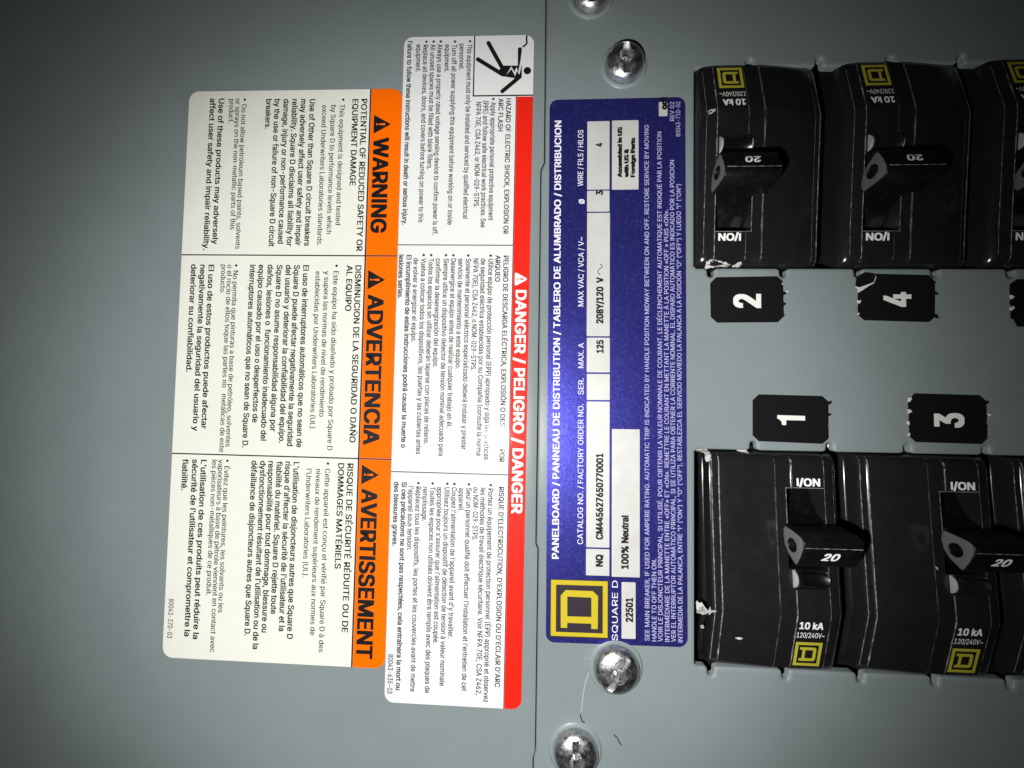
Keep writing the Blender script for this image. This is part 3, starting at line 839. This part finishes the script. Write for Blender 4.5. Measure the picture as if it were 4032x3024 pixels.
def make_screw(label, x, y, r, slot_deg, rough_slot, proto=None):
    t = thing('panel_screw', label, 'screw', x, y, 0.12, 0, 'round headed screws holding the cover plate')
    mb = MB(); vs, fs = dome(r, 1.75); mb.add(vs, fs)
    head = mb.build('screw_head', M['zinc'], t)
    mb = MB(); mb.box(-0.42, 0.42, -r*0.80, r*0.80, 0.75, 3.0); c1 = mb.build('cutter', M['zinc'], t)
    mb = MB()
    vs, fs = [], []
    n = 8
    for rr, zz in ((1.05, 2.6), (0.95, 1.45), (0.25, 0.35)):
        for i in range(n):
            a = 2*math.pi*i/n + (0.39 if rr > 0.3 else 0.39)
            vs.append((rr*math.cos(a), rr*math.sin(a), zz))
    for j in range(2):
        for i in range(n): fs.append((j*n+i, (j+1)*n+i, (j+1)*n+(i+1) % n, j*n+(i+1) % n))
    fs.append(tuple(range(n))); fs.append(tuple(reversed(range(2*n, 3*n))))
    mb.add(vs, fs); c2 = mb.build('cutter', M['zinc'], t, fix=True)
    a = math.radians(slot_deg)
    for c in (c1, c2):
        c.parent = None; c.matrix_world = t.matrix_world @ Matrix.Rotation(a, 4, 'Z')
    bpy.context.view_layer.update()
    cut(head, [c1, c2])
    # pressed dimple in the sheet round the head
    mb = MB(); n = 48; vs, fs = [], []
    ring = ((r*0.9, 0.10), (r*1.02, 0.13), (r*1.06, 0.20), (r*1.09, 0.20), (r*1.13, 0.13), (r*1.17, 0.08), (r*1.20, 0.0))
    for rr, zz in ring:
        for i in range(n):
            b = 2*math.pi*i/n; vs.append((rr*math.cos(b), rr*math.sin(b), zz - 0.12))
    for j in range(len(ring) - 1):
        for i in range(n): fs.append((j*n+i, j*n+(i+1) % n, (j+1)*n+(i+1) % n, (j+1)*n+i))
    mb.add(vs, fs)
    d = mb.build('pressed_dimple', M['paint'], plate, fix=True, smooth=60)
    d.matrix_world = t.matrix_world
bpy.context.view_layer.update()
make_screw('round headed screw cut off by the top border', 7.35, 51.85, 2.50, 2, 0)
make_screw('round headed screw with upright slot above the nameplate', 11.65, 42.55, 2.50, 3, 0)
make_screw('round headed screw with chewed diagonal slot just below the nameplate', 11.15, -32.85, 2.78, -30, 1)
make_screw('lowest round headed screw, beside the sheet joint at the bottom border', 6.35, -42.95, 2.72, 4, 0)

# ------------------------------------------------------------------ circuit breakers
PX = [(-0.45, -9.0), (-0.45, -3.75), (-0.60, -3.68), (-0.72, -3.5), (-0.78, -3.25), (-0.76, -3.0), (-0.68, -2.8), (-0.58, -2.68), (-0.45, -2.62), (-0.45, -1.05), (-0.40, -0.93), (-0.28, -0.86),
      (0.40, -0.76), (0.50, -0.62), (0.62, -0.56), (3.6, -0.28), (6.80, -0.01), (6.88, 0.0), (6.98, -0.07), (8.10, -0.07), (8.72, -0.07), (8.80, -0.01), (8.88, 0.0), (12.46, 0.0), (12.55, -0.01),
      (12.70, -0.05), (13.4, -0.12), (13.9, -0.30), (14.25, -0.60), (14.45, -1.0), (14.55, -1.6), (14.55, -9.0)]
PY = [(1.6, -9.0), (1.6, -1.75), (-0.10, -1.70), (-0.12, -0.9), (-0.20, -0.25), (-0.38, 0.22), (-0.75, 0.58), (-1.4, 0.76), (-4.25, 0.86), (-8.0, 1.08), (-13.6, 1.42), (-15.9, 1.57),
      (-18.2, 1.72), (-18.75, 1.74), (-19.3, 1.66), (-22.1, 1.08), (-25.2, 0.42), (-25.75, 0.22), (-26.0, -0.1), (-26.05, -1.70), (-27.6, -1.75), (-27.6, -9.0)]
def lerp(tab, t, rev=False):
    for (a, za), (b, zb) in zip(tab, tab[1:]):
        lo, hi = min(a, b), max(a, b)
        if lo <= t <= hi and hi > lo: return za + (zb - za) * (t - a) / (b - a)
    return tab[0][1] if abs(t - tab[0][0]) < abs(t - tab[-1][0]) else tab[-1][1]
PXT = [p for p in PX if p[1] > -1.0]; PYT = [p for p in PY if -25.9 < p[0] < -0.15]
def surf(x, y): return lerp(PXT, x) + lerp(PYT, y)
SX0, SX1, SY0, SY1 = 8.10, 12.55, -4.25, -13.6

def body_mesh():
    mb = MB()
    nx, ny = len(PX), len(PY)
    V = [(x, y, max(zx + zy, -9.0)) for (y, zy) in PY for (x, zx) in PX]
    F = []
    for j in range(ny - 1):
        for i in range(nx - 1):
            cx = (PX[i][0] + PX[i+1][0]) / 2; cy = (PY[j][0] + PY[j+1][0]) / 2
            if SX0 < cx < SX1 and SY1 < cy < SY0: continue
            F.append((j*nx + i, j*nx + i + 1, (j+1)*nx + i + 1, (j+1)*nx + i))
    mb.add(V, F)
    # walls and floor of the handle slot
    xs = [p[0] for p in PX if SX0 - 1e-6 <= p[0] <= SX1 + 1e-6 and p[1] > -1]; ys = [p[0] for p in PY if SY1 - 1e-6 <= p[0] <= SY0 + 1e-6]
    loop = [(x, SY0) for x in xs] + [(SX1, y) for y in ys[1:]] + [(x, SY1) for x in reversed(xs[:-1])] + [(SX0, y) for y in reversed(ys[1:-1])]
    zt = [surf(x, y) for x, y in loop]
    n = len(loop)
    mb.add([(x, y, q) for (x, y), q in zip(loop, zt)] + [(x, y, -3.2) for x, y in loop], [(i, (i+1) % n, n + (i+1) % n, n + i) for i in range(n)])
    mb.poly([loop], -3.2)
    return mb

def scuff_strip(x, w, y0, y1, seed, zadd=0.015):
    rnd = random.Random(seed)
    mb = MB(); y = y0; pts = []
    while y > y1:
        pts.append(y); y -= 0.32
    vs, fs = [], []
    for y in pts:
        a = w * (0.55 + 0.6 * rnd.random() ** 3); o = (rnd.random() - 0.5) * 0.025
        zz = lerp(PYT, y)
        for d in (-a/2, a/2):
            vs.append((x + o + d, y, lerp(PXT, x + o + d) + zz + zadd))
    for i in range(len(pts) - 1): fs.append((2*i, 2*i+1, 2*i+3, 2*i+2))
    mb.add(vs, fs); return mb

HPROF = [(-8.25, 2.2), (-8.42, 3.6), (-8.62, 4.75), (-8.85, 5.08), (-9.25, 5.26), (-9.76, 5.26), (-10.85, 4.86), (-11.85, 4.30), (-12.12, 4.02), (-12.05, 3.75), (-11.35, 2.72), (-10.5, 2.05), (-9.5, 1.8), (-8.7, 1.85)]
NPROF = [(-4.35, -2.4), (-4.5, -1.9), (-6.4, -1.0), (-7.6, -0.1), (-8.3, 1.2), (-8.6, 2.8), (-9.6, 3.0), (-10.9, 2.5), (-12.2, 0.4), (-13.4, -0.6), (-13.5, -2.4)]
HX0, HX1 = 7.12, 13.45
def extrude_x(mb, prof, x0, x1, mi=0, holes=(), cap_mi=None, bev=0.12):
    vs, fs = curve_solid('side_profile', [list(prof)] + [list(h) for h in holes], (x1 - x0)/2 - bev, bev, 2)
    mid = (x0 + x1) / 2
    out = [(mid + z, x, y) for x, y, z in vs]
    o = len(mb.v)
    mb.v += out
    for f in fs:
        xs = [out[i][0] for i in f]
        cap = max(xs) - min(xs) < 1e-4
        mb.f.append(tuple(i + o for i in f)); mb.m.append(cap_mi if (cap and cap_mi is not None) else mi)

def make_breaker():
    t = thing('circuit_breaker', 'black breaker', 'circuit breaker', 0, 0, 0, 0, 'black circuit breakers in the cover plate windows')
    body = body_mesh().build('case', M['bakelite'], t, fix=True, smooth=32)
    for k, (x, w, y0, y1) in enumerate(((-0.18, 0.15, -0.5, -25.6), (0.56, 0.14, -0.5, -25.6), (13.75, 0.06, -1.5, -25.0), (6.88, 0.17, -0.3, -25.7), (8.80, 0.15, -0.3, -4.2), (8.80, 0.13, -15.95, -25.7), (12.56, 0.13, -0.3, -25.7))):
        scuff_strip(x, w, y0, y1, 11 + k).build('scuffed_edge', M['scuff'], body)
    mb = MB()       # scuffed rim of the handle slot
    for x0, x1, y0, y1 in ((SX0, 8.8, -4.22, -4.32), (SX0 - 0.02, SX0 + 0.07, -4.25, -9.2), (8.8, 12.5, -4.2, -4.27)):
        n = 6
        vs = []
        for i in range(n + 1):
            y = y0 + (y1 - y0) * i / n
            vs += [(x0, y, surf(x0, y) + 0.02), (x1, y, surf(x1, y) + 0.02)]
        mb.add(vs, [(2*i, 2*i+1, 2*i+3, 2*i+2) for i in range(n)])
    mb.build('scuffed_rim', M['scuff'], body)
    # handle
    mb = MB()
    hole = [(-10.12 + 0.66*math.cos(2*math.pi*i/18), 3.36 + 0.66*math.sin(2*math.pi*i/18)) for i in range(18)]
    extrude_x(mb, HPROF, HX0, HX1, 0, [hole], 1)
    h = mb.build('handle', [M['handle_plastic'], M['handle_side']], t, fix=True, smooth=32)
    mb = MB(); rnd = random.Random(3); xs_ = [HX0 + 0.15 + 0.3*i for i in range(21)]  # thin pale strip of uneven width along the handle ridge
    vs = []
    for x in xs_:
        w = 0.03 + 0.07*rnd.random(); vs += [(x, -9.72 - w/2, 5.285), (x, -9.72 + w/2, 5.285)]
    mb.add(vs, [(2*i, 2*i+2, 2*i+3, 2*i+1) for i in range(20)]); mb.build('pale_ridge', M['scuff'], h)
    mb = MB(); extrude_x(mb, NPROF, 8.25, 12.4, 0)
    mb.build('handle_root', M['handle_plastic'], h, fix=True, smooth=32)
    mb = MB(); pin = [(-10.12 + 0.7*math.cos(2*math.pi*i/14), 3.36 + 0.7*math.sin(2*math.pi*i/14)) for i in range(14)]
    extrude_x(mb, pin, 8.4, 12.2, 0); mb.build('hole_core', M['handle_plastic'], h, fix=True)
    front = HPROF[5:8]
    face = lambda x, y: lerp(front, y)
    mb = MB(); letter(mb, '20', 9.25, -11.22, 1.85, 0.92, 0.030, 0.05, shear=0.22, drape=face)
    mb.build('rating_numeral', M['white_ink'], h)
    # trip window: smoky half-round between two pale flanges
    zc = 1.35
    mb = MB(); vs, fs = [], []
    n = 14; nx = 12
    for j in range(nx + 1):
        q = j / nx; x = 8.75 + 3.35*q
        r = 0.58 + 0.44 * abs(2*q - 1) ** 3
        for i in range(n + 1):
            a = math.pi * i / n; vs.append((x, -14.72 + 0.98*math.cos(a), zc - 0.1 + r*math.sin(a)**0.8))
    for j in range(nx):
        for i in range(n): fs.append((j*(n+1)+i, j*(n+1)+i+1, (j+1)*(n+1)+i+1, (j+1)*(n+1)+i))
    mb.add(vs, fs)
    tw = mb.build('trip_window', M['window_plastic'], t, fix=True, smooth=60)
    for x0, x1 in ((8.12, 8.75), (12.0, 12.28)):
        mb = MB(); r = 1.03
        loop = [(-14.72 + r*math.cos(math.pi*i/12), zc - 0.1 + 0.85*math.sin(math.pi*i/12)) for i in range(13)] + [(-15.75, zc - 1.2), (-13.69, zc - 1.2)]
        extrude_x(mb, loop, x0 + (0.35 if x0 < 9 else 0), x1, 0, bev=0.05); mb.build('window_flange', M['flange'], tw, fix=True, smooth=30)
    for y in (-13.72, -15.72):  # thin bars added along the long sides of the window to catch light
        mb = MB(); mb.box(8.7, 12.2, y - 0.09, y + 0.09, zc - 0.5, zc + 0.22); mb.build('glint_bar', M['window_plastic'], tw)
    # printing on the case
    mb = MB(); letter(mb, 'I/ON', 9.38, -4.02, 2.72, 0.92, 0.030, 0.02, drape=surf); stuff(mb.build('position_mark', M['white_ink'], t))
    mb = MB(); letter(mb, '10 kA', 9.12, -20.45, 2.72, 0.90, 0.030, 0.02, drape=surf); letter(mb, '120/240V~', 8.98, -21.55, 3.14, 0.66, 0.004, 0.02, drape=surf)
    stuff(mb.build('rating_text', M['white_ink'], t))
    mb = MB(); X0, X1, Y1, Y0 = 9.02, 12.05, -22.15, -25.28
    sc = lambda l: [(X0 + a*(X1-X0), Y0 + b*(Y1-Y0)) for a, b in l]
    def dpoly(loops, dz):
        m2 = MB(); m2.poly(loops, 0)
        mb.add([(x, y, surf(x, y) + dz) for x, y, _ in m2.v], m2.f)
    dpoly([sc([(0, 0), (1, 0), (1, 1), (0, 1)]), sc([(0.115, 0.115), (0.885, 0.115), (0.885, 0.885), (0.115, 0.885)])], 0.02)
    dpoly([sc([(0.19, 0.21), (0.74, 0.21), (0.81, 0.28), (0.81, 0.72), (0.74, 0.79), (0.19, 0.79), (0.19, 0.68), (0.29, 0.68), (0.29, 0.32), (0.19, 0.32)]), sc([(0.40, 0.33), (0.69, 0.33), (0.69, 0.67), (0.40, 0.67)])], 0.02)
    mb.build('emblem', M['emblem_yellow'], t)
    return t

def kids(o): return [c for c in bpy.data.objects if c.parent == o]
def copy_tree(o, parent=None):
    c = o.copy(); C.objects.link(c)
    if parent: c.parent = parent
    for ch in kids(o): copy_tree(ch, c)
    return c
def smear(t, pts_list, name='paint_smear'):
    """irregular thin paint patch draped on the case"""
    for pts in pts_list:
        cx = sum(p[0] for p in pts)/len(pts); cy = sum(p[1] for p in pts)/len(pts)
        rnd = random.Random(int(cx*100) + len(pts)); ring = []
        for a, b in zip(pts, pts[1:] + pts[:1]):
            n = max(2, int(math.hypot(b[0]-a[0], b[1]-a[1]) / 0.18))
            for i in range(n):
                f = i/n; ring.append((a[0] + (b[0]-a[0])*f + (rnd.random()-0.5)*0.12, a[1] + (b[1]-a[1])*f + (rnd.random()-0.5)*0.12))
        m2 = MB(); m2.poly([ring], 0)
        mb = MB(); mb.add([(x, y, surf(x, y) + 0.03) for x, y, _ in m2.v], m2.f)
        mb.build(name, M['smear'], t)

proto = make_breaker()
LOWX = [22.85, 40.45, 58.15]
UPX = [35.20, 52.70, 69.90]
spots = [(LOWX[0], LOW_Y1, 0, 'black breaker above the bottom edge, nearest the nameplate, white splash at its left edge'),
         (LOWX[1], LOW_Y1, 0, 'black breaker below the sticker with the numeral 3'),
         (LOWX[2], LOW_Y1, 0, 'sliver of a black breaker at the lower right border'),
         (UPX[0], UP_Y0, 180, 'upside-down black breaker above sticker 2, white smear along its lower edge'),
         (UPX[1], UP_Y0, 180, 'upside-down black breaker above the torn sticker with the numeral 4'),
         (UPX[2], UP_Y0, 180, 'upside-down black breaker cut off by the right border above the ragged sticker')]
made = []
for i, (x, y, deg, label) in enumerate(spots):
    o = proto if i == 0 else copy_tree(proto)
    o.matrix_world = Matrix.Translation(at(x, y, 0)) @ RX90 @ Matrix.Rotation(math.radians(deg), 4, 'Z')
    o['label'] = label
    made.append(o)
smear(made[0], [[(-1.79, -0.07), (-1.18, 0.12), (-0.36, 0.18), (-0.27, -0.12), (-0.10, -0.34), (-0.19, -1.45), (-0.79, -1.50), (-0.88, -0.49), (-1.75, -0.29)], [(2.73, 0.12), (4.22, 0.07), (4.39, -0.47), (3.26, -0.18)], [(-2.36, -17.92), (-2.06, -18.17), (-1.72, -18.07), (-1.46, -18.58), (-0.95, -19.07), (-0.82, -18.55), (-0.69, -18.98), (0.12, -19.03), (-0.52, -19.27), (-0.82, -19.66), (-0.95, -19.33), (-1.46, -19.69), (-2.31, -19.38)], [(-1.25, -21.23), (-1.36, -21.44), (-1.59, -21.47), (-1.73, -21.29), (-1.65, -21.06), (-1.42, -21.01)], [(2.23, -22.17), (2.74, -22.11), (3.13, -22.22), (2.74, -22.39), (2.32, -22.34)]])
smear(made[1], [[(6.88, -12.55), (7.28, -12.95), (7.19, -13.12), (6.95, -12.88)]])
smear(made[3], [[(13.34, -0.61), (12.89, -0.93), (12.17, -0.70), (11.28, -0.61), (10.39, -0.33), (10.48, -0.15), (11.46, -0.20), (12.71, -0.06), (13.16, 0.04)], [(10.03, -0.29), (9.49, -0.52), (9.00, -0.61), (9.05, -0.20), (9.58, -0.15)], [(13.70, -18.84), (13.34, -19.11), (12.77, -19.10), (12.86, -18.73), (13.52, -18.46)]])
bpy.data.objects.remove(tob)
